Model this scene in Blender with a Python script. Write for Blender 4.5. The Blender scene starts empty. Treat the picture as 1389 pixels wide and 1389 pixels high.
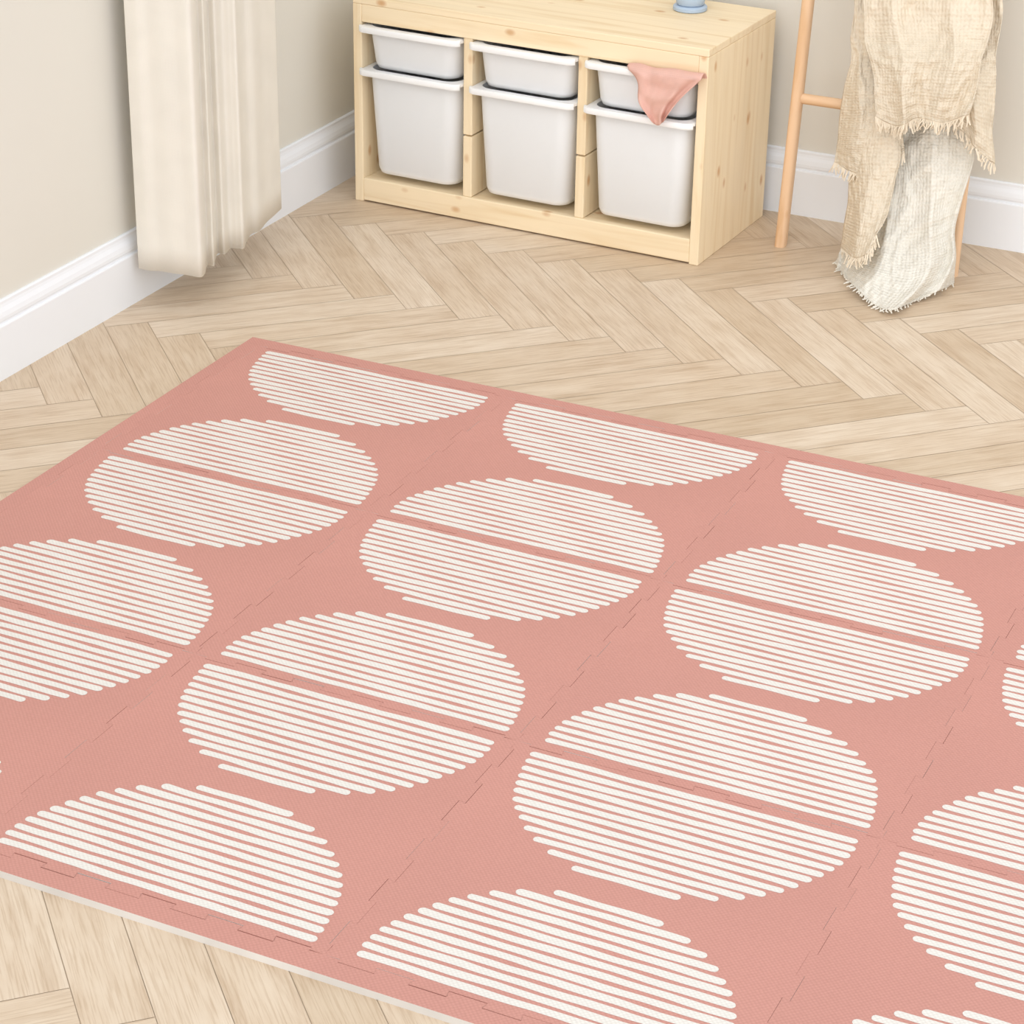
import bpy, bmesh, math, random
from mathutils import Vector, Matrix, noise
rnd=random.Random(7)
C=bpy.context.collection
# ---------------------------------------------------------------- camera
FPX,PITCH,YAW,ROLL,HC=3198.2,.46529,.43885,.01778,1.97029
_R=Vector((math.cos(YAW),math.sin(YAW),0));_F=Vector((-math.sin(YAW),math.cos(YAW),0));_Z=Vector((0,0,1))
_d=_F*math.cos(PITCH)-_Z*math.sin(PITCH);_u=_F*math.sin(PITCH)+_Z*math.cos(PITCH)
CR=_R*math.cos(ROLL)+_u*math.sin(ROLL);CU=_u*math.cos(ROLL)-_R*math.sin(ROLL);CD=_d
CO=Vector((0,0,HC))
cd=bpy.data.cameras.new('camera');cam=bpy.data.objects.new('camera',cd);C.objects.link(cam)
M=Matrix((CR,CU,-CD)).transposed().to_4x4();M.translation=CO;cam.matrix_world=M
cd.sensor_width=36;cd.lens=FPX/1389*36
bpy.context.scene.camera=cam
def ray(px,py): return CR*(px-694.5)-CU*(py-694.5)+CD*FPX
def G(px,py,z=0):
    r=ray(px,py);return CO+r*((z-CO.z)/r.z)
def atX(px,py,x):
    r=ray(px,py);return CO+r*((x-CO.x)/r.x)
def atY(px,py,y):
    r=ray(px,py);return CO+r*((y-CO.y)/r.y)
T=.5883;MX,MY=-2.48478,3.99823;MT=.012;ST=.035
SX,SY,SA,SW,SD,SH=-2.77641,4.95319,-.03537,.94,.405,.51985
WX,WY=-2.87033,5.37174     # faces of the baseboards
# ---------------------------------------------------------------- materials
def lin(c): return tuple(((x/255)/12.92 if x/255<=.04045 else ((x/255+.055)/1.055)**2.4) for x in c)+(1,)
def newmat(name,rough=.6):
    m=bpy.data.materials.new(name);m.use_nodes=True
    nt=m.node_tree;b=nt.nodes['Principled BSDF'];b.inputs['Roughness'].default_value=rough
    b.inputs['Specular IOR Level'].default_value=.3
    return m,nt,b
def N(nt,t,**k):
    n=nt.nodes.new(t)
    for a,v in k.items():
        if a in n.inputs: n.inputs[a].default_value=v
        else: setattr(n,a,v)
    return n
def L(nt,a,b): nt.links.new(a,b)
def ramp(nt,fac,stops):
    r=nt.nodes.new('ShaderNodeValToRGB');e=r.color_ramp.elements
    while len(e)<len(stops): e.new(.5)
    for el,(p,c) in zip(e,stops): el.position=p;el.color=c
    L(nt,fac,r.inputs[0]);return r
def bump(nt,b,h,st,dist=.001):
    n=N(nt,'ShaderNodeBump');n.inputs['Strength'].default_value=st;n.inputs['Distance'].default_value=dist
    L(nt,h,n.inputs['Height']);L(nt,n.outputs[0],b.inputs['Normal'])
def simple(name,c,rough=.6,var=.04,scale=6,bs=0,bscale=200):
    m,nt,b=newmat(name,rough)
    tc=N(nt,'ShaderNodeTexCoord');n=N(nt,'ShaderNodeTexNoise');n.inputs['Scale'].default_value=scale;n.inputs['Detail'].default_value=3
    L(nt,tc.outputs['Object'],n.inputs['Vector'])
    a=lin([x*(1-var) for x in c]);z=lin([min(255,x*(1+var)) for x in c])
    r=ramp(nt,n.outputs[0],[(.3,a),(.7,z)]);L(nt,r.outputs[0],b.inputs['Base Color'])
    if bs:
        n2=N(nt,'ShaderNodeTexNoise');n2.inputs['Scale'].default_value=bscale;L(nt,tc.outputs['Object'],n2.inputs['Vector']);bump(nt,b,n2.outputs[0],bs)
    return m
m_wall_l=simple('wall_paint_left',(225,222,213),.85,.006,2,.05,300)
m_wall_b=simple('wall_paint_back',(225,221,212),.85,.006,2,.05,300)
m_base=simple('baseboard_paint',(240,243,248),.45,.003,3)
# floor
m_floor,nt,b=newmat('oak_planks',.42)
at=N(nt,'ShaderNodeAttribute');at.attribute_name='pl'
uv=N(nt,'ShaderNodeUVMap');uv.uv_map='UVMap'
mp=N(nt,'ShaderNodeMapping');mp.inputs['Scale'].default_value=(2.4,26,1);L(nt,uv.outputs[0],mp.inputs[0])
n1=N(nt,'ShaderNodeTexNoise');n1.inputs['Scale'].default_value=1.6;n1.inputs['Detail'].default_value=10;n1.inputs['Roughness'].default_value=.65;n1.inputs['Distortion'].default_value=.4;L(nt,mp.outputs[0],n1.inputs['Vector'])
mp2=N(nt,'ShaderNodeMapping');mp2.inputs['Scale'].default_value=(8,210,1);L(nt,uv.outputs[0],mp2.inputs[0])
n2=N(nt,'ShaderNodeTexNoise');n2.inputs['Scale'].default_value=1.5;n2.inputs['Detail'].default_value=6;L(nt,mp2.outputs[0],n2.inputs['Vector'])
n3=N(nt,'ShaderNodeTexNoise');n3.inputs['Scale'].default_value=9;n3.inputs['Detail'].default_value=4;L(nt,uv.outputs[0],n3.inputs['Vector'])
r0=ramp(nt,at.outputs['Fac'],[(0,lin((212,193,169))),(.5,lin((221,203,181))),(1,lin((229,214,195)))])
r1=ramp(nt,n1.outputs[0],[(.32,lin((206,187,164))),(.5,lin((246,242,237))),(.66,lin((255,255,255)))])
mx=N(nt,'ShaderNodeMix');mx.data_type='RGBA';mx.blend_type='MULTIPLY';mx.inputs[0].default_value=.42
L(nt,r0.outputs[0],mx.inputs[6]);L(nt,r1.outputs[0],mx.inputs[7])
r2=ramp(nt,n2.outputs[0],[(.38,lin((216,203,188))),(.52,(1,1,1,1))])
mx2=N(nt,'ShaderNodeMix');mx2.data_type='RGBA';mx2.blend_type='MULTIPLY';mx2.inputs[0].default_value=.4
L(nt,mx.outputs[2],mx2.inputs[6]);L(nt,r2.outputs[0],mx2.inputs[7])
r3=ramp(nt,n3.outputs[0],[(.3,lin((230,218,204))),(.65,(1,1,1,1))])
mx3=N(nt,'ShaderNodeMix');mx3.data_type='RGBA';mx3.blend_type='MULTIPLY';mx3.inputs[0].default_value=.35
L(nt,mx2.outputs[2],mx3.inputs[6]);L(nt,r3.outputs[0],mx3.inputs[7])
L(nt,mx3.outputs[2],b.inputs['Base Color']);bump(nt,b,n2.outputs[0],.10)
m_groove=simple('plank_groove',(188,167,143),.8)
# mat
def foam(name,c,var):
    m,nt,b=newmat(name,.7)
    tc=N(nt,'ShaderNodeTexCoord');n=N(nt,'ShaderNodeTexNoise');n.inputs['Scale'].default_value=3;n.inputs['Detail'].default_value=2
    L(nt,tc.outputs['Object'],n.inputs['Vector'])
    r=ramp(nt,n.outputs[0],[(.3,lin([x*(1-var) for x in c])),(.7,lin([min(255,x*(1+var)) for x in c]))])
    mp=N(nt,'ShaderNodeMapping');mp.inputs['Rotation'].default_value=(0,0,math.radians(45));L(nt,tc.outputs['Object'],mp.inputs[0])
    v=N(nt,'ShaderNodeTexVoronoi');v.inputs['Scale'].default_value=190;v.inputs['Randomness'].default_value=.15;L(nt,mp.outputs[0],v.inputs['Vector'])
    k=ramp(nt,v.outputs['Distance'],[(.1,(1,1,1,1)),(.7,lin((222,218,214)))])
    mx=N(nt,'ShaderNodeMix');mx.data_type='RGBA';mx.blend_type='MULTIPLY';mx.inputs[0].default_value=.6
    L(nt,r.outputs[0],mx.inputs[6]);L(nt,k.outputs[0],mx.inputs[7]);L(nt,mx.outputs[2],b.inputs['Base Color'])
    bump(nt,b,v.outputs['Distance'],.6,.0008)
    return m
m_pink=foam('pink_foam',(209,152,141),.012)
m_print=foam('white_print',(238,235,230),.004)
m_foamside=simple('foam_side',(208,204,199),.8)
m_pinkside=simple('pink_foam_side',(192,134,122),.8)
# pine
def pine(name,c,axis):
    m,nt,b=newmat(name,.5)
    tc=N(nt,'ShaderNodeTexCoord');mp=N(nt,'ShaderNodeMapping')
    s=[20,20,20];s[axis]=1.3;mp.inputs['Scale'].default_value=s;L(nt,tc.outputs['Object'],mp.inputs[0])
    n=N(nt,'ShaderNodeTexNoise');n.inputs['Scale'].default_value=1.8;n.inputs['Detail'].default_value=7;n.inputs['Distortion'].default_value=.7;L(nt,mp.outputs[0],n.inputs['Vector'])
    r=ramp(nt,n.outputs[0],[(.3,lin([x*k for x,k in zip(c,(.96,.93,.88))])),(.5,lin(c)),(.75,lin([min(255,x*1.02) for x in c]))])
    s2=[15,15,15];s2[axis]=9
    mq=N(nt,'ShaderNodeMapping');mq.inputs['Scale'].default_value=s2;L(nt,tc.outputs['Object'],mq.inputs[0])
    v=N(nt,'ShaderNodeTexVoronoi');v.inputs['Scale'].default_value=1.0;L(nt,mq.outputs[0],v.inputs['Vector'])
    k=ramp(nt,v.outputs['Distance'],[(0,(1,1,1,1)),(.08,(.7,.7,.7,1)),(.16,(0,0,0,1))])
    mx=N(nt,'ShaderNodeMix');mx.data_type='RGBA';L(nt,k.outputs[0],mx.inputs[0]);L(nt,r.outputs[0],mx.inputs[6]);mx.inputs[7].default_value=lin((206,160,112))
    L(nt,mx.outputs[2],b.inputs['Base Color']);return m
PC=(242,223,190)
m_px=pine('pine_along_width',PC,0);m_py=pine('pine_along_depth',PC,1);m_pz=pine('pine_upright',PC,2)
m_lad=pine('ladder_wood',(228,192,156),2);m_ladx=pine('ladder_rung_wood',(228,192,156),0)
m_bin=simple('white_plastic',(250,252,255),.4,.003,3)
pb=m_bin.node_tree.nodes['Principled BSDF']
pb.inputs['Subsurface Weight'].default_value=.5
pb.inputs['Subsurface Radius'].default_value=(.03,.03,.03)
pb.inputs['Subsurface Scale'].default_value=.6
m_cup=simple('pale_blue_glaze',(176,194,214),.4,.01)
def cloth(name,c,ws,crink,rough=.9,dist=2.5,bs=.5,hz=.6,tl=.25,nb=0):
    m,nt,b=newmat(name,rough);b.inputs['Specular IOR Level'].default_value=.1
    uv=N(nt,'ShaderNodeUVMap');uv.uv_map='UVMap'
    n=N(nt,'ShaderNodeTexNoise');n.inputs['Scale'].default_value=crink;n.inputs['Detail'].default_value=4;L(nt,uv.outputs[0],n.inputs['Vector'])
    r=ramp(nt,n.outputs[0],[(.3,lin([x*.98 for x in c])),(.65,lin(c))])
    w1=N(nt,'ShaderNodeTexWave');w1.bands_direction='X';w1.inputs['Scale'].default_value=ws;w1.inputs['Distortion'].default_value=dist;w1.inputs['Detail'].default_value=2;L(nt,uv.outputs[0],w1.inputs['Vector'])
    w2=N(nt,'ShaderNodeTexWave');w2.bands_direction='Y';w2.inputs['Scale'].default_value=ws;w2.inputs['Distortion'].default_value=dist;w2.inputs['Detail'].default_value=2;L(nt,uv.outputs[0],w2.inputs['Vector'])
    ad=N(nt,'ShaderNodeMath');ad.operation='ADD';L(nt,w1.outputs['Fac'],ad.inputs[0]);L(nt,w2.outputs['Fac'],ad.inputs[1])
    ad2=N(nt,'ShaderNodeMath');ad2.operation='ADD';L(nt,ad.outputs[0],ad2.inputs[0]);L(nt,n.outputs[0],ad2.inputs[1])
    hgt=ad2
    if nb:
        n5=N(nt,'ShaderNodeTexNoise');n5.inputs['Scale'].default_value=nb;n5.inputs['Detail'].default_value=3;n5.inputs['Distortion'].default_value=1.5;L(nt,uv.outputs[0],n5.inputs['Vector'])
        ml=N(nt,'ShaderNodeMath');ml.operation='MULTIPLY';ml.inputs[1].default_value=5;L(nt,n5.outputs[0],ml.inputs[0])
        hgt=N(nt,'ShaderNodeMath');hgt.operation='ADD';L(nt,ad2.outputs[0],hgt.inputs[0]);L(nt,ml.outputs[0],hgt.inputs[1])
    k=ramp(nt,ad.outputs[0],[(.1,lin((240,234,226))),(.9,(1,1,1,1))])
    mx=N(nt,'ShaderNodeMix');mx.data_type='RGBA';mx.blend_type='MULTIPLY';mx.inputs[0].default_value=hz
    L(nt,r.outputs[0],mx.inputs[6]);L(nt,k.outputs[0],mx.inputs[7]);L(nt,mx.outputs[2],b.inputs['Base Color'])
    bump(nt,b,hgt.outputs[0],bs,.003)
    tr=N(nt,'ShaderNodeBsdfTranslucent');L(nt,mx.outputs[2],tr.inputs[0])
    ms=N(nt,'ShaderNodeMixShader');ms.inputs[0].default_value=tl
    L(nt,b.outputs[0],ms.inputs[1]);L(nt,tr.outputs[0],ms.inputs[2]);L(nt,ms.outputs[0],nt.nodes['Material Output'].inputs[0])
    return m
m_lin1=cloth('linen_cream',(249,245,236),95,14,.9,1.2,.08,.25,.2)
m_beige=cloth('beige_muslin',(243,230,209),11,9,.9,2.5,.45,.4,.15,24)
m_white=cloth('white_muslin',(248,244,234),11,9,.9,2.5,.45,.3,.15,24)
m_peach=cloth('peach_muslin',(246,205,192),90,40,.9,2.5,.15)
# ---------------------------------------------------------------- mesh helpers
class MB:
    def __init__(s): s.v=[];s.f=[];s.m=[];s.uv=None
    def add(s,vs,fs,mi=0):
        o=len(s.v);s.v+=[tuple(v) for v in vs]
        for n,f in enumerate(fs): s.f.append([i+o for i in f]);s.m.append(mi[n] if isinstance(mi,list) else mi)
    def box(s,x0,x1,y0,y1,z0,z1,mi=0):
        v=[(x,y,z) for z in (z0,z1) for (x,y) in ((x0,y0),(x1,y0),(x1,y1),(x0,y1))]
        s.add(v,[(3,2,1,0),(4,5,6,7),(0,1,5,4),(1,2,6,5),(2,3,7,6),(3,0,4,7)],mi)
    def loft(s,rings,c0=True,c1=True,mi=0,closed=False):
        n=len(rings[0]);v=[p for r in rings for p in r];f=[]
        k=len(rings)
        for i in range(k if closed else k-1):
            a=i*n;b2=((i+1)%k)*n
            for j in range(n):
                q=(j+1)%n;f.append((a+j,a+q,b2+q,b2+j))
        if c0 and not closed: f.append(tuple(range(n-1,-1,-1)))
        if c1 and not closed: f.append(tuple((k-1)*n+j for j in range(n)))
        s.add(v,f,mi)
    def build(s,name,mats,parent=None,smooth=False,bevel=0,uvs=None,angle=None,recalc=True):
        me=bpy.data.meshes.new(name);me.from_pydata(s.v,[],s.f)
        for m in (mats if isinstance(mats,list) else [mats]): me.materials.append(m)
        for p,mi in zip(me.polygons,s.m): p.material_index=mi;p.use_smooth=smooth
        if uvs:
            l=me.uv_layers.new(name='UVMap')
            for lp in me.loops: l.data[lp.index].uv=uvs[lp.vertex_index]
        if recalc:
            bm=bmesh.new();bm.from_mesh(me);bmesh.ops.recalc_face_normals(bm,faces=bm.faces);bm.to_mesh(me);bm.free()
        o=bpy.data.objects.new(name,me);C.objects.link(o)
        if parent: o.parent=parent
        if bevel:
            bv=o.modifiers.new('bevel','BEVEL');bv.width=bevel;bv.segments=2;bv.limit_method='ANGLE'
        if angle:
            me.set_sharp_from_angle(angle=angle)
        return o
def tag(o,label,cat,group=None):
    o['label']=label;o['category']=cat
    if group:o['group']=group
    return o
def thing(name,loc,rz,label,cat,group=None):
    o=bpy.data.objects.new(name,None);C.objects.link(o);o.location=loc;o.rotation_euler=(0,0,rz);o.empty_display_size=.1
    return tag(o,label,cat,group)
# ---------------------------------------------------------------- floor
FX0,FX1,FY0,FY1=WX-.02,2.2,-.6,WY+.02
PW,PN=.0945,6
s2=math.sqrt(.5);A_=Vector((s2,s2,0));B_=Vector((s2,-s2,0))
O_=G(95,1340)-PW*(A_+(1-PN)*B_)
def clip(poly):
    for ax,val,sg in ((0,FX0,1),(0,FX1,-1),(1,FY0,1),(1,FY1,-1)):
        out=[]
        for i in range(len(poly)):
            a,b2=poly[i-1],poly[i]
            da=(a[ax]-val)*sg;db=(b2[ax]-val)*sg
            if (da>=0)!=(db>=0):
                t=da/(da-db);out.append(a+(b2-a)*t)
            if db>=0: out.append(b2)
        poly=out
        if not poly: return None
    return poly
fv=[];ff=[];fuv=[];fc=[]
gp=.0007/PW
def plank(a0,a1,b0,b1,alongA):
    cs=[O_+PW*(a*A_+b2*B_) for a,b2 in ((a0+gp,b0+gp),(a1-gp,b0+gp),(a1-gp,b1-gp),(a0+gp,b1-gp))]
    if max(c.x for c in cs)<FX0 or min(c.x for c in cs)>FX1 or max(c.y for c in cs)<FY0 or min(c.y for c in cs)>FY1: return
    p=clip([Vector((c.x,c.y,0)) for c in cs])
    if not p or len(p)<3: return
    o=len(fv);r=rnd.random();ox=rnd.random()*40;oy=rnd.random()*40
    for c in p:
        q=Vector((c.x-cs[0].x,c.y-cs[0].y,0));a=q.dot(A_);b2=q.dot(B_)
        fv.append((c.x,c.y,0));fuv.append((a+ox,b2+oy) if alongA else (b2+ox,a+oy));fc.append(r)
    ff.append(list(range(o,o+len(p))))
for m in range(-8,9):
    for k in range(-90,91):
        plank(k,k+PN,k-2*PN*m,k+1-2*PN*m,True)
        plank(k,k+1,k-2*PN+1-2*PN*m,k-PN+1-2*PN*m,False)
n0=len(fv)
fv+=[(FX0,FY0,-.0008),(FX1,FY0,-.0008),(FX1,FY1,-.0008),(FX0,FY1,-.0008)];fuv+=[(0,0)]*4;fc+=[0]*4
ff.append([n0,n0+1,n0+2,n0+3])
me=bpy.data.meshes.new('floor');me.from_pydata(fv,[],ff);me.materials.append(m_floor);me.materials.append(m_groove)
me.polygons[-1].material_index=1
l=me.uv_layers.new(name='UVMap')
for lp in me.loops:l.data[lp.index].uv=fuv[lp.vertex_index]
ca=me.color_attributes.new('pl','FLOAT_COLOR','POINT')
for i,c in enumerate(fc): ca.data[i].color=(c,c,c,1)
bm=bmesh.new();bm.from_mesh(me)
for f in bm.faces:
    if f.normal.z<0: f.normal_flip()
bm.to_mesh(me);bm.free()
fo=bpy.data.objects.new('floor',me);C.objects.link(fo);fo['kind']='structure'
# ---------------------------------------------------------------- walls
wl=WX-.018;wb=WY+.018
b_=MB();b_.box(wl-.1,wl,FY0,wb+.1,-.02,2.5);o=b_.build('wall_left',m_wall_l);o['kind']='structure'
b_=MB();b_.box(wl,FX1,wb,wb+.1,-.02,2.5);o=b_.build('wall_back',m_wall_b);o['kind']='structure'
prof=[(0,0),(.018,0),(.018,.118),(.0165,.121),(.0125,.122),(.0125,.126),(.0145,.130),(.0145,.137),(.012,.147),(.008,.156),(.0065,.162),(.0065,.168),(.004,.171),(0,.171)]
prof=[(a,z*.96) for a,z in prof]
b_=MB();b_.loft([[(wl+a,FY0,z) for a,z in prof],[(wl+a,wb,z) for a,z in prof]]);o=b_.build('baseboard_left',m_base);o['kind']='structure'
b_=MB();b_.loft([[(wl,wb-a,z) for a,z in prof],[(FX1,wb-a,z) for a,z in prof]]);o=b_.build('baseboard_back',m_base);o['kind']='structure'
# ---------------------------------------------------------------- play mat
AMP=.0058
def seam(seed,sc_):
    r=random.Random(seed);k=10
    out=[];e=.04*T;w=(T-2*e)/k
    out.append((0,0,0));g=.0005*sc_
    s=e
    out.append((e,0,g))
    for i in range(k):
        sg=AMP*(1 if i%2==0 else -1);g=r.choice([.0004,.0006,.0008,.0010])*sc_
        d=.0014
        out.append((s-d if i else s,sg,g));out.append((s+w+(d if i<k-1 else 0),sg,g));s+=w
    out.append((T-e,0,g));out.append((T,0,0))
    return out
def edge_pts(axis,i,j,side):
    pts=[]
    for s,o,g in seam(1000*(axis=='u')+37*i+j+5,1.7 if axis=='u' else (.5 if i==0 else (.65 if i==3 else .85))):
        if axis=='u': pts.append((i*T+s,j*T+o+side*g/2))
        else: pts.append((i*T+o+side*g/2,j*T+s))
    return pts
NU,NV=4,3
def fvv(v): return v if v<2*T else 2*T+(v-2*T)*1.025
def poly_slab(mb,poly,z0,z1,ox,oy,inner=True):
    n=len(poly);pts=[(MX+u-ox,MY-fvv(v)-oy) for u,v in poly]
    v=[(x,y,z0) for x,y in pts]+[(x,y,z1) for x,y in pts]
    rr_=random.Random(n+int(ox*100))
    ms=[2]
    for k in range(n):
        (u1,v1),(u2,v2)=poly[k],poly[(k+1)%n]
        out=any(abs(a-c)<1e-6 and abs(b2-c)<1e-6 for a,b2,c in ((u1,u2,-ST),(v1,v2,-ST),(v1,v2,NV*T+SB)))
        ms.append(2 if out or rr_.random()<.35 else 3)
    mb.add(v,[tuple(n+k for k in range(n))],0)
    mb.add(v,[tuple(range(n-1,-1,-1))]+[(k,(k+1)%n,n+(k+1)%n,n+k) for k in range(n)],ms)
SB=.038
NS=13;R_=.451*T;GAP=.0395*T;PITCHS=.0338*T;SWD=.0136
offL=[0,.001,.002,.002,.001,-.001,-.002,-.002,-.001,-.001,.0,.001,.003]
offR=[-.004,.0,.001,.002,.001,.0,-.001,-.001,.0,-.001,-.001,-.002,-.005]
def stripe(mb,x0,x1,y,w,ph,ox,oy,fl):
    n=16;top=[];bot=[];r=w/2
    for i in range(n+1):
        x=x0+r+(x1-x0-2*r)*i/n
        c=.0007*math.sin(x*23+ph)+.0005*math.sin(x*61+ph*2)
        h=r*(1+.08*math.sin(x*31+ph*3))
        top.append((x,y+c-h));bot.append((x,y+c+h))
    cap=5
    def arc(cx,cy,a0,a1): return [(cx+r*math.cos(a0+(a1-a0)*k/(cap+1)),cy+r*math.sin(a0+(a1-a0)*k/(cap+1))) for k in range(1,cap+1)]
    yr=(top[-1][1]+bot[-1][1])/2;yl=(top[0][1]+bot[0][1])/2
    P=top+arc(top[-1][0],yr,-math.pi/2,math.pi/2)+bot[::-1]+arc(top[0][0],yl,math.pi/2,math.pi*1.5)
    pts=[(MX+u-ox,MY-fvv(v)-oy,MT+.0003) for u,v in P]
    mb.add(pts,[tuple(range(len(pts)))],1)
rown=['row nearest the pine unit','middle row','row nearest the camera'];coln=['leftmost','second from left','third from left','rightmost']
MATS=[m_pink,m_print,m_foamside,m_pinkside]
for j in range(NV):
    for i in range(NU):
        top=edge_pts('u',i,j,+1);bot=edge_pts('u',i,j+1,-1);lf=edge_pts('v',i,j,+1);rt=edge_pts('v',i+1,j,-1)
        if i==NU-1: rt=[((i+1)*T,j*T),((i+1)*T,(j+1)*T)]
        poly=top[:-1]+[((i+1)*T,j*T)]+rt[1:-1]+[((i+1)*T,(j+1)*T)]+bot[::-1][1:-1]+[(i*T,(j+1)*T)]+lf[::-1][1:-1]
        ox=MX+(i+.5)*T;oy=MY-(j+.5)*T
        mb=MB();poly_slab(mb,poly,0.0,MT,ox,oy)
        cx=(i+.507)*T
        for k in range(NS):
            d=k*PITCHS+.0
            hl=math.sqrt(max(R_**2-(d*1.05)**2,.0001))
            stripe(mb,cx-hl+offL[k],cx+hl+offR[k],j*T+GAP+d,SWD,k*1.7,ox,oy,0)
            stripe(mb,cx-hl-offR[k],cx+hl-offL[k],(j+1)*T-GAP-d,SWD,k*2.3+1,ox,oy,1)
        o=mb.build('mat_tile',MATS,recalc=False)
        bm=bmesh.new();bm.from_mesh(o.data)
        for f in bm.faces:
            if f.material_index<2 and f.normal.z<0: f.normal_flip()
        bmesh.ops.triangulate(bm,faces=[f for f in bm.faces if len(f.verts)>4])
        bm.to_mesh(o.data);bm.free()
        o.location=(ox,oy,0)
        tag(o,'pink foam tile, white striped half circles, %s, %s'%(coln[i],rown[j]),'play mat tile','interlocking pink foam mat tiles')
def strip(poly,label):
    ox=MX+sum(p[0] for p in poly)/len(poly);oy=MY-sum(p[1] for p in poly)/len(poly)
    mb=MB();poly_slab(mb,poly,0,MT,ox,oy)
    o=mb.build('mat_edge_strip',MATS,recalc=False)
    bm=bmesh.new();bm.from_mesh(o.data);bmesh.ops.triangulate(bm,faces=[f for f in bm.faces if len(f.verts)>4])
    bmesh.ops.recalc_face_normals(bm,faces=bm.faces);bm.to_mesh(o.data);bm.free()
    o.location=(ox,oy,0);tag(o,label,'mat edging','narrow pink edge strips around the mat')
for i in range(3):
    e=edge_pts('u',i,0,-1);x0=-ST if i==0 else i*T
    poly=[(x0,-ST),((i+1)*T,-ST)]+e[::-1]+([(-ST,0)] if i==0 else [])
    strip(poly,'narrow plain pink strip facing the pine unit, edging the %s tile'%coln[i])
for j in range(2):
    e=edge_pts('v',0,j,-1);poly=[(-ST,j*T)]+e+[(-ST,(j+1)*T)]
    strip(poly,'narrow plain pink strip on the curtain side, edging the %s'%rown[j])
for i in (1,2):
    e=edge_pts('u',i,NV,+1);poly=e+[((i+1)*T,NV*T+SB),(i*T,NV*T+SB)]
    strip(poly,'narrow pink strip nearest the camera, edging the %s tile'%coln[i])
# ---------------------------------------------------------------- storage unit
ca_,sa_=math.cos(SA),math.sin(SA)
def SL(x,y,z=0):   # shelf local (x from front-left, y into depth) to world
    return Vector((SX+ca_*x-sa_*y,SY+sa_*x+ca_*y,z))
sh=thing('storage_unit',SL(SW/2,0),SA,'low pale pine storage unit with three bays of white bins','storage unit')
h=SW/2;t=.024
def part(name,bx,mat,bev=.0022):
    b_=MB()
    for q in bx:b_.box(*q)
    return b_.build(name,mat,sh,bevel=bev)
TB=.018
part('top_board',[(-h,h,0,SD,SH-TB,SH)],m_px)
part('top_rail',[(-h+t,h-t,.0005,.02,SH-.062,SH-TB)],m_px)
part('side_panel',[(-h,-h+t,0,SD,0,SH-TB)],m_pz)
part('side_panel',[(h-t,h,0,SD,0,SH-TB)],m_pz)
bay=(SW-2*t-2*t)/3
px=[-h+t+bay,-h+2*t+2*bay]
for x in px:
    part('partition',[(x,x+t,.004,SD-.02,.062,.215),(x,x+t,.004,SD-.02,.219,SH-.062)],m_pz)
part('base_board',[(-h+t,h-t,.02,SD,.045,.06)],m_px)
part('base_rail',[(-h+t,h-t,.0005,.02,.004,.062)],m_px)
part('back_rail',[(-h+t,h-t,SD-.018,SD,.062,.14)],m_px)
part('back_rail',[(-h+t,h-t,SD-.018,SD,SH-.09,SH-TB)],m_px)
bx0=[-h+t,-h+2*t+bay,-h+3*t+2*bay]
ZS,ZD=.452,.345     # rim tops of shallow and deep bins
for x in bx0:
    for z in (ZS,ZD):
        for (a,c) in ((x,x+.008),(x+bay-.008,x+bay)):
            part('runner',[(a,c,.02,SD-.03,z-.020,z-.010)],m_py,.001)
def rr(w0,w1,y0,y1,r,z,n=6):
    pts=[]
    for cx,cy,a in ((w1-r,y1-r,0),(w0+r,y1-r,90),(w0+r,y0+r,180),(w1-r,y0+r,270)):
        for k in range(n+1):
            t_=math.radians(a+90*k/n);pts.append((cx+r*math.cos(t_),cy+r*math.sin(t_),z))
    return pts
def make_bin(H,label_,bayi,ztop,group):
    c=bx0[bayi]+bay/2;w=SL(h+c,.0,ztop-H)
    e=thing('storage_bin',w,SA,label_,'storage bin',group)
    D=SD-.05
    tp=.005+.006*(H/.25)
    b_=MB();wt=.1265;wb_=wt-tp
    yf=-.004
    rings=[rr(-wb_+.016,wb_-.016,yf+tp+.016,D-tp-.016,.026,0),rr(-wb_+.005,wb_-.005,yf+tp+.005,D-tp-.005,.034,.004),rr(-wb_,wb_,yf+tp,D-tp,.038,.016),rr(-wt,wt,yf,D,.036,H-.008),
           rr(-wt+.003,wt-.003,yf+.003,D-.003,.034,H-.002),rr(-wb_+.003,wb_-.003,yf+tp+.003,D-tp-.003,.035,.018),rr(-wb_+.018,wb_-.018,yf+tp+.018,D-tp-.018,.024,.004)]
    b_.loft(rings);b_.build('bin_body',m_bin,e,smooth=True,angle=math.radians(50))
    b_=MB();wi=.1235;wo=bay/2-.0015
    ins=lambda z:rr(-wi,wi,yf+.003,D-.003,.034,z)
    out=lambda z,g=0:rr(-wo+g,wo-g,-.016+g,D+.010-g,.020,z)
    b_.loft([out(H-.008),out(H-.002),out(H,.003),ins(H),ins(H-.009),out(H-.009,.003)],closed=True)
    lw=bay/2-.001
    lip=[(-.024,H-.013),(-.026,H-.004),(-.023,H+.001),(-.010,H+.002),(-.008,H-.003),(-.018,H-.005),(-.020,H-.013)]
    xs=[-lw,-lw+.006,-lw+.016,lw-.016,lw-.006,lw]
    rings=[]
    for x in xs:
        k=min(1,(lw-abs(x))/.016);s=.45+.55*math.sin(k*math.pi/2)
        rings.append([(x,-.004+(y+.004)*s,z) for y,z in lip])
    b_.loft(rings)
    b_.build('bin_rim',m_bin,e,smooth=True,angle=math.radians(40))
    return e
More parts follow.
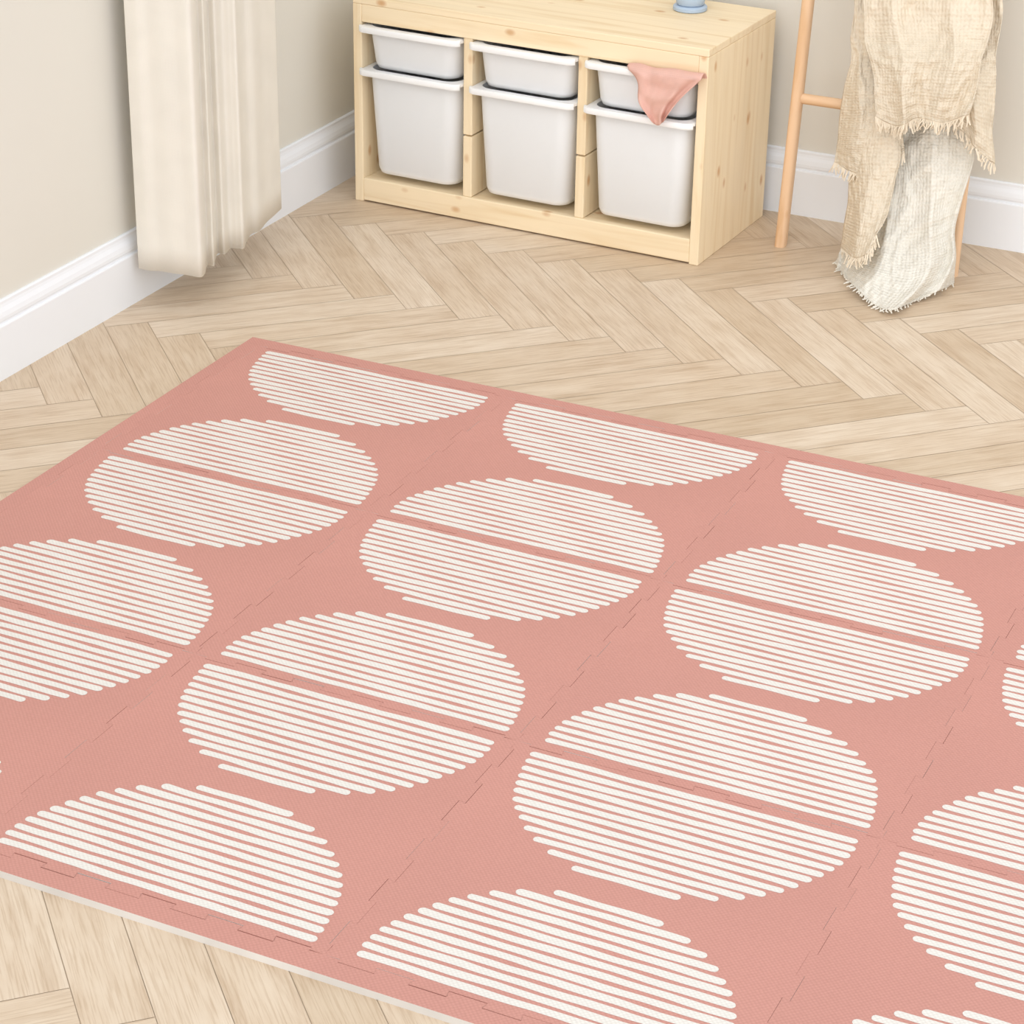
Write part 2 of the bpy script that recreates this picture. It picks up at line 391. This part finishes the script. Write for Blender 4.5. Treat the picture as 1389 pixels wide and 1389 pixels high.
for i in range(3):
    bn=['left bay beside the curtain','middle bay','right bay nearest the ladder'][i]
    lb='shallow white plastic bin with a peach cloth over its rim, upper right bay' if i==2 else 'shallow white plastic bin in the top of the %s'%bn
    make_bin(.108,lb,i,ZS,'white plastic bins in the pine unit')
    make_bin(.270,'deep white plastic bin in the lower part of the %s'%bn,i,ZD,'white plastic bins in the pine unit')
def shelfY(px_,py_,y):    # hit plane at shelf-local depth y
    r=ray(px_,py_);n=Vector((-sa_,ca_,0));p=SL(0,y);return CO+r*((p-CO).dot(n)/r.dot(n))
def lerp(a,b2,t_): return a+(b2-a)*t_
b_=MB();uvs=[];nu,nv=36,26
tipx,tipy=893,173
for j in range(nv+1):
    tt=j/nv
    for i in range(nu+1):
        s=i/nu
        if tt<.2:   # over the rim and into the bin
            k=1-tt/.2
            p=shelfY(lerp(850,952,s),lerp(92,106,s)-3*math.sin(s*11)*k,-.030)+Vector((0,0,.003))
            q=p+Vector((-sa_,ca_,0))*(.050*k)+Vector((0,0,.008*math.sin(min(1,k*1.6)*math.pi)-.030*k*k+.006*math.sin(s*14)*k))
            b_.v.append(tuple(q))
        else:
            k=(tt-.2)/.8
            xl=lerp(849,tipx-13,k**.8)+5*math.sin(k*7);xr=lerp(953,tipx+10,k**1.1)-6*math.sin(k*math.pi)
            yl=lerp(92,tipy-10,k);yr=lerp(106,tipy-14,k)
            dy=9*math.sin(s*math.pi)*k
            fold=-.020*abs(math.sin(s*6.5+k*1.5))*(.3+k)*(1-.4*k)-.004*math.sin(s*17+k*3)+.008*noise.noise(Vector((s*4,k*5,1)))
            q=shelfY(lerp(xl,xr,s),lerp(yl,yr,s)+dy,-.036+min(fold,.006))
            b_.v.append(tuple(q))
        uvs.append((s*.2,tt*.2))
for j in range(nv):
    for i in range(nu):
        a=j*(nu+1)+i;b_.f.append((a,a+1,a+nu+2,a+nu+1));b_.m.append(0)
o=b_.build('muslin_cloth',m_peach,smooth=True,uvs=uvs)
sm=o.modifiers.new('solid','SOLIDIFY');sm.thickness=.0015
tag(o,'small peach muslin cloth hanging in a point over a bin rim','cloth')
# pale blue cup on top
pc=G(936,13,SH)
cp=thing('cup',pc,0,'pale blue pot with a wider base standing on the pine unit','pot')
def lathe(prof_,n=40):
    return [[(r*math.cos(2*math.pi*k/n),r*math.sin(2*math.pi*k/n),z) for k in range(n)] for r,z in prof_]
b_=MB();b_.loft(lathe([(.038,0),(.041,.002),(.041,.009),(.038,.012),(.033,.013)]));b_.build('base_ring',m_cup,cp,smooth=True,angle=math.radians(40))
b_=MB();b_.loft(lathe([(.030,.013),(.034,.016),(.0355,.03),(.036,.095),(.035,.098),(.033,.098),(.033,.03),(.030,.02)]));b_.build('cup_body',m_cup,cp,smooth=True,angle=math.radians(50))
# ---------------------------------------------------------------- curtain
def crom(P,t_):
    n=len(P)-1;x=min(max(t_,0),1)*n;i=min(int(x),n-1);f=x-i
    p0=P[max(i-1,0)];p1=P[i];p2=P[i+1];p3=P[min(i+2,n)]
    return .5*((2*p1)+(-p0+p2)*f+(2*p0-5*p1+4*p2-p3)*f*f+(-p0+3*p1-3*p2+p3)*f**3)
c0=atX(188,364,wl+.035)
HZ=c0.z
def Hh(x,y): q=G(x,y,HZ);return Vector((q.x,q.y,0))
path=[Vector((c0.x,c0.y,0)),Hh(202,367),Hh(218,368),Hh(236,371),Hh(254,373),Hh(272,376),Hh(278,371),Hh(281,360),Hh(290,361),Hh(292,353),Hh(296,344),Hh(305,345),Hh(312,337),Hh(322,337),Hh(331,337),Hh(335,327),Hh(341,318),Hh(352,313),Hh(362,301),Hh(371,293),Hh(382,283)]
for p in path: p.x=max(p.x,wl+.03)
nu,nv=260,40
b_=MB();uvs=[]
for j in range(nv+1):
    tt=j/nv;z=HZ+(2.35-HZ)*tt
    prev=None;acc=0
    for i in range(nu+1):
        s=i/nu
        p=crom(path,s)
        a=.0025*(.2+1.5*tt)
        q=p+Vector((a*math.sin(s*22+tt*2.0),a*math.sin(s*17+1+tt*1.5),0))
        q.x=max(q.x,wl+.025)
        if prev is not None: acc+=(q-prev).length
        prev=q.copy()
        b_.v.append((q.x,q.y,z));uvs.append((acc,z))
for j in range(nv):
    for i in range(nu):
        a=j*(nu+1)+i;b_.f.append((a,a+1,a+nu+2,a+nu+1));b_.m.append(0)
cu=b_.build('curtain',m_lin1,smooth=True,uvs=uvs,recalc=False)
sm=cu.modifiers.new('solid','SOLIDIFY');sm.thickness=.001
tag(cu,'cream linen curtain hanging in folds beside the left wall','curtain')
# ---------------------------------------------------------------- ladder
lf=G(1059,333);LW=.425
ly=lf.y;lx=lf.x
ztop=1.75;ytop=wb-.02
ld=thing('leaning_ladder',(lx+LW/2,ly,0),0,'slim pale wood ladder leaning on the wall with blankets over it','ladder')
sl=(ytop-ly)/ztop
def oval(cx,cy,z,a,b2,n=14): return [(cx+a*math.copysign(abs(math.cos(2*math.pi*k/n))**.7,math.cos(2*math.pi*k/n)),cy+b2*math.copysign(abs(math.sin(2*math.pi*k/n))**.7,math.sin(2*math.pi*k/n)),z) for k in range(n)]
for sx in (-1,1):
    b_=MB();b_.loft([oval(sx*(LW/2-(.02*z if sx>0 else 0)),sl*z,z,.0135,.017) for z in (0,.4,.9,1.3,ztop)])
    b_.build('rail',m_lad,ld,smooth=True,angle=math.radians(60))
for z in (.355,.72,1.08,1.44):
    b_=MB();b_.loft([[(x,sl*z+.011*math.cos(2*math.pi*k/12),z+.013*math.sin(2*math.pi*k/12)) for k in range(12)] for x in (-LW/2-.0,LW/2-.02*z)])
    b_.build('rung',m_ladx,ld,smooth=True,angle=math.radians(60))
# ---------------------------------------------------------------- blankets
def sheet(rows,nu,nv,fold,uscale,cr=.006):
    R3=[]
    for r in rows:
        R3.append([ (G(x,y,.006) if Y is None else atY(x,y,Y)) for x,y,Y in r])
    V=[];U=[]
    for j in range(nv+1):
        tt=j/nv
        for i in range(nu+1):
            s=i/nu
            col=[crom(r,s) for r in R3]
            p=crom(col,tt)
            v=(p-CO).normalized()
            q5=Vector((p.x*34+6*noise.noise(Vector((p.z*5,1,p.x*3))),p.z*8,p.y*3))
            nz=1-2.4*abs(noise.noise(q5))+.6*noise.noise(Vector((p.x*60,p.z*50,5)))
            e_=noise.noise(Vector((p.z*12,s*3,2)))*.009
            p=p+v*(fold(s,tt)+cr*nz)*-1+Vector((e_,0,0))
            p.z=max(p.z,.004)
            V.append(p);U.append((s*uscale[0],tt*uscale[1]))
    return V,U
def fringe_pts(V,nu,nv,n,length,seed,flat=False):
    r=random.Random(seed);b_=MB()
    for k in range(n):
        s=(k+.5*r.random())/n*nu;i=min(int(s),nu-1);f=s-i
        p=V[nv*(nu+1)+i].lerp(V[nv*(nu+1)+i+1],f)
        l_=length*(.6+.6*r.random());w=.0020
        dx=r.uniform(-.5,.5)*l_;dy=-abs(r.uniform(0,.4))*l_
        if flat: dn=Vector((dx*1.2,-l_*.9,0))
        else: dn=Vector((dx,dy,-l_))
        a=p;m1=p+dn*.5+Vector((r.uniform(-.003,.003),-.002,0));e=p+dn
        for q in (m1,e): q.z=max(q.z,.003)
        rings=[]
        for q,ww in ((a,w),(m1,w),(e,w*.8)):
            rings.append([tuple(q+Vector((ww*math.cos(t_),ww*math.sin(t_)*.7,ww*.7*math.sin(t_)))) for t_ in (0,2.09,4.19)])
        b_.loft(rings)
    return b_
def blanket(name,sheets,mat,label,frs):
    r=thing(name,(lx+LW/2,ly-.05,0),0,label,'blanket');inv=Vector(r.location)
    for idx,(V,U,nu,nv,nm) in enumerate(sheets):
        b_=MB();b_.v=[tuple(p-inv) for p in V]
        for j in range(nv):
            for i in range(nu):
                a=j*(nu+1)+i;b_.f.append((a,a+1,a+nu+2,a+nu+1));b_.m.append(0)
        o=b_.build(nm,mat,r,smooth=True,uvs=U,recalc=False)
        s_=o.modifiers.new('solid','SOLIDIFY');s_.thickness=.0018
        n,ln_,sd,fl=frs[idx]
        if n:
            fb=fringe_pts(V,nu,nv,n,ln_,sd,fl);fb.v=[tuple(Vector(p)-inv) for p in fb.v]
            fb.build('fringe',mat,r,uvs=[(0.1,.1)]*len(fb.v))
def F(a,f,ph,tw=1.0,a2=0):
    def fn(s,t_):
        x=s*f+ph+tw*t_+1.3*math.sin(t_*4+s*3)
        amp=a*(.65+.5*noise.noise(Vector((s*2.5,t_*3,ph))))
        return (amp*(1-abs(math.sin(x*.5)))*1.5+a2*noise.noise(Vector((s*9,t_*26,ph)))*2)*min(1,.35+t_)
    return fn
Y0=ly
TP=-190
yt=ly+.09
def row(y,xs,Y,dy=None):
    dy=dy or [0]*len(xs);return [(x,y+d,(Y[k] if isinstance(Y,(list,tuple)) else Y)) for k,(x,d) in enumerate(zip(xs,dy))]
Dw=sheet([row(TP,[1200,1225,1250,1280,1310],yt),row(60,[1185,1210,1240,1280,1318],yt-.07),
   row(160,[1180,1210,1245,1285,1324],[Y0+.0,Y0-.02,Y0-.02,Y0-.02,Y0-.0]),
   row(230,[1166,1208,1243,1282,1316],[Y0-.02,Y0-.05,Y0-.06,Y0-.05,Y0-.03]),
   row(300,[1150,1196,1238,1274,1297],[Y0-.04,Y0-.10,Y0-.12,Y0-.09,Y0-.06],[0,15,18,10,0]),
   row(345,[1139,1182,1235,1276,1296],[Y0-.05,Y0-.16,Y0-.19,Y0-.12,Y0-.08],[0,20,30,18,0]),
   [(1134,355,None),(1160,388,None),(1197,419,None),(1248,405,None),(1294,384,None)]],130,180,F(.026,19,.4,1.6,.003),(1,2.4),.007)
blanket('white_blanket',[(Dw[0],Dw[1],130,180,'cloth')],m_white,'white crinkled muslin blanket trailing from the ladder onto the floor',[(70,.018,3,True)])
yf=Y0-.055
Bb=sheet([row(TP,[1168,1180,1195,1225],yt-.01),row(40,[1157,1175,1195,1225],yt-.08),row(130,[1144,1165,1190,1225],[Y0+.0,yf,yf,yf]),
   row(190,[1135,1160,1188,1225],[Y0-.02,yf-.02,yf-.03,yf-.02]),[(1132,220,Y0-.04),(1155,232,Y0-.07),(1185,236,Y0-.09),(1225,205,Y0-.08)]],60,110,F(.014,13,1,1.5,.003),(.45,2))
Be=sheet([row(140,[1165,1182,1200,1222],[Y0-.03,Y0-.06,Y0-.07,Y0-.05]),row(220,[1157,1176,1196,1218],[Y0-.05,Y0-.10,Y0-.11,Y0-.09]),
   row(285,[1149,1168,1187,1204],[Y0-.06,Y0-.15,Y0-.16,Y0-.14],[0,5,8,5]),[(1141,335,Y0-.08),(1158,349,Y0-.18),(1174,345,Y0-.21),(1190,318,Y0-.19)]],60,90,F(.014,12,2,2.5,.003),(.45,1.3))
Bc=sheet([row(TP,[1290,1315,1338,1362],yt-.01),row(30,[1280,1308,1336,1357],yt-.09),row(110,[1285,1308,1332,1350],[yf,yf-.01,yf,Y0-.02]),
   [(1296,170,yf-.01),(1315,190,yf-.01),(1333,210,yf-.01),(1346,222,Y0-.02)]],60,90,F(.013,12,0,1.4,.003),(.5,1.6))
Ba=sheet([row(TP,[1175,1215,1260,1305,1350],yt-.03),row(20,[1172,1215,1255,1300,1345],yt-.12),row(90,[1182,1215,1255,1295,1332],[yf-.03,yf-.05,yf-.05,yf-.04,yf-.03]),
   [(1188,158,yf-.06),(1215,170,yf-.07),(1245,160,yf-.07),(1280,166,yf-.07),(1314,155,yf-.06)]],130,140,F(.026,17,.3,1.8,.003),(1,1.6),.007)
blanket('beige_blanket',[(*Ba,130,140,'front_fall'),(*Bb,60,110,'side_fall'),(*Bc,60,90,'side_fall'),(*Be,60,90,'under_fall')],m_beige,
  'beige crinkled muslin blanket with short fringe hung over the ladder',[(90,.024,1,False),(48,.022,2,False),(30,.022,4,False),(36,.022,5,False)])
# ---------------------------------------------------------------- light
w=bpy.data.worlds.new('world');bpy.context.scene.world=w;w.use_nodes=True
bg=w.node_tree.nodes['Background'];bg.inputs[0].default_value=(.96,.98,1,1);bg.inputs[1].default_value=1.0
def sun(name,d,st,ang,col):
    l=bpy.data.lights.new(name,'SUN');l.energy=st;l.angle=math.radians(ang);l.color=col
    o=bpy.data.objects.new(name,l);C.objects.link(o);o.location=(0,0,4)
    o.rotation_euler=Vector(d).to_track_quat('-Z','Y').to_euler()
sun('daylight',(.05,.88,-.40),1.4,65,(1,.99,.98))
sun('left_wall_fill',(-.78,.40,-.34),.9,100,(1,.99,.985))  # added fill sun from the right, brightens the left wall; no real source there
sc=bpy.context.scene;sc.view_settings.view_transform='Standard';sc.view_settings.look='None'
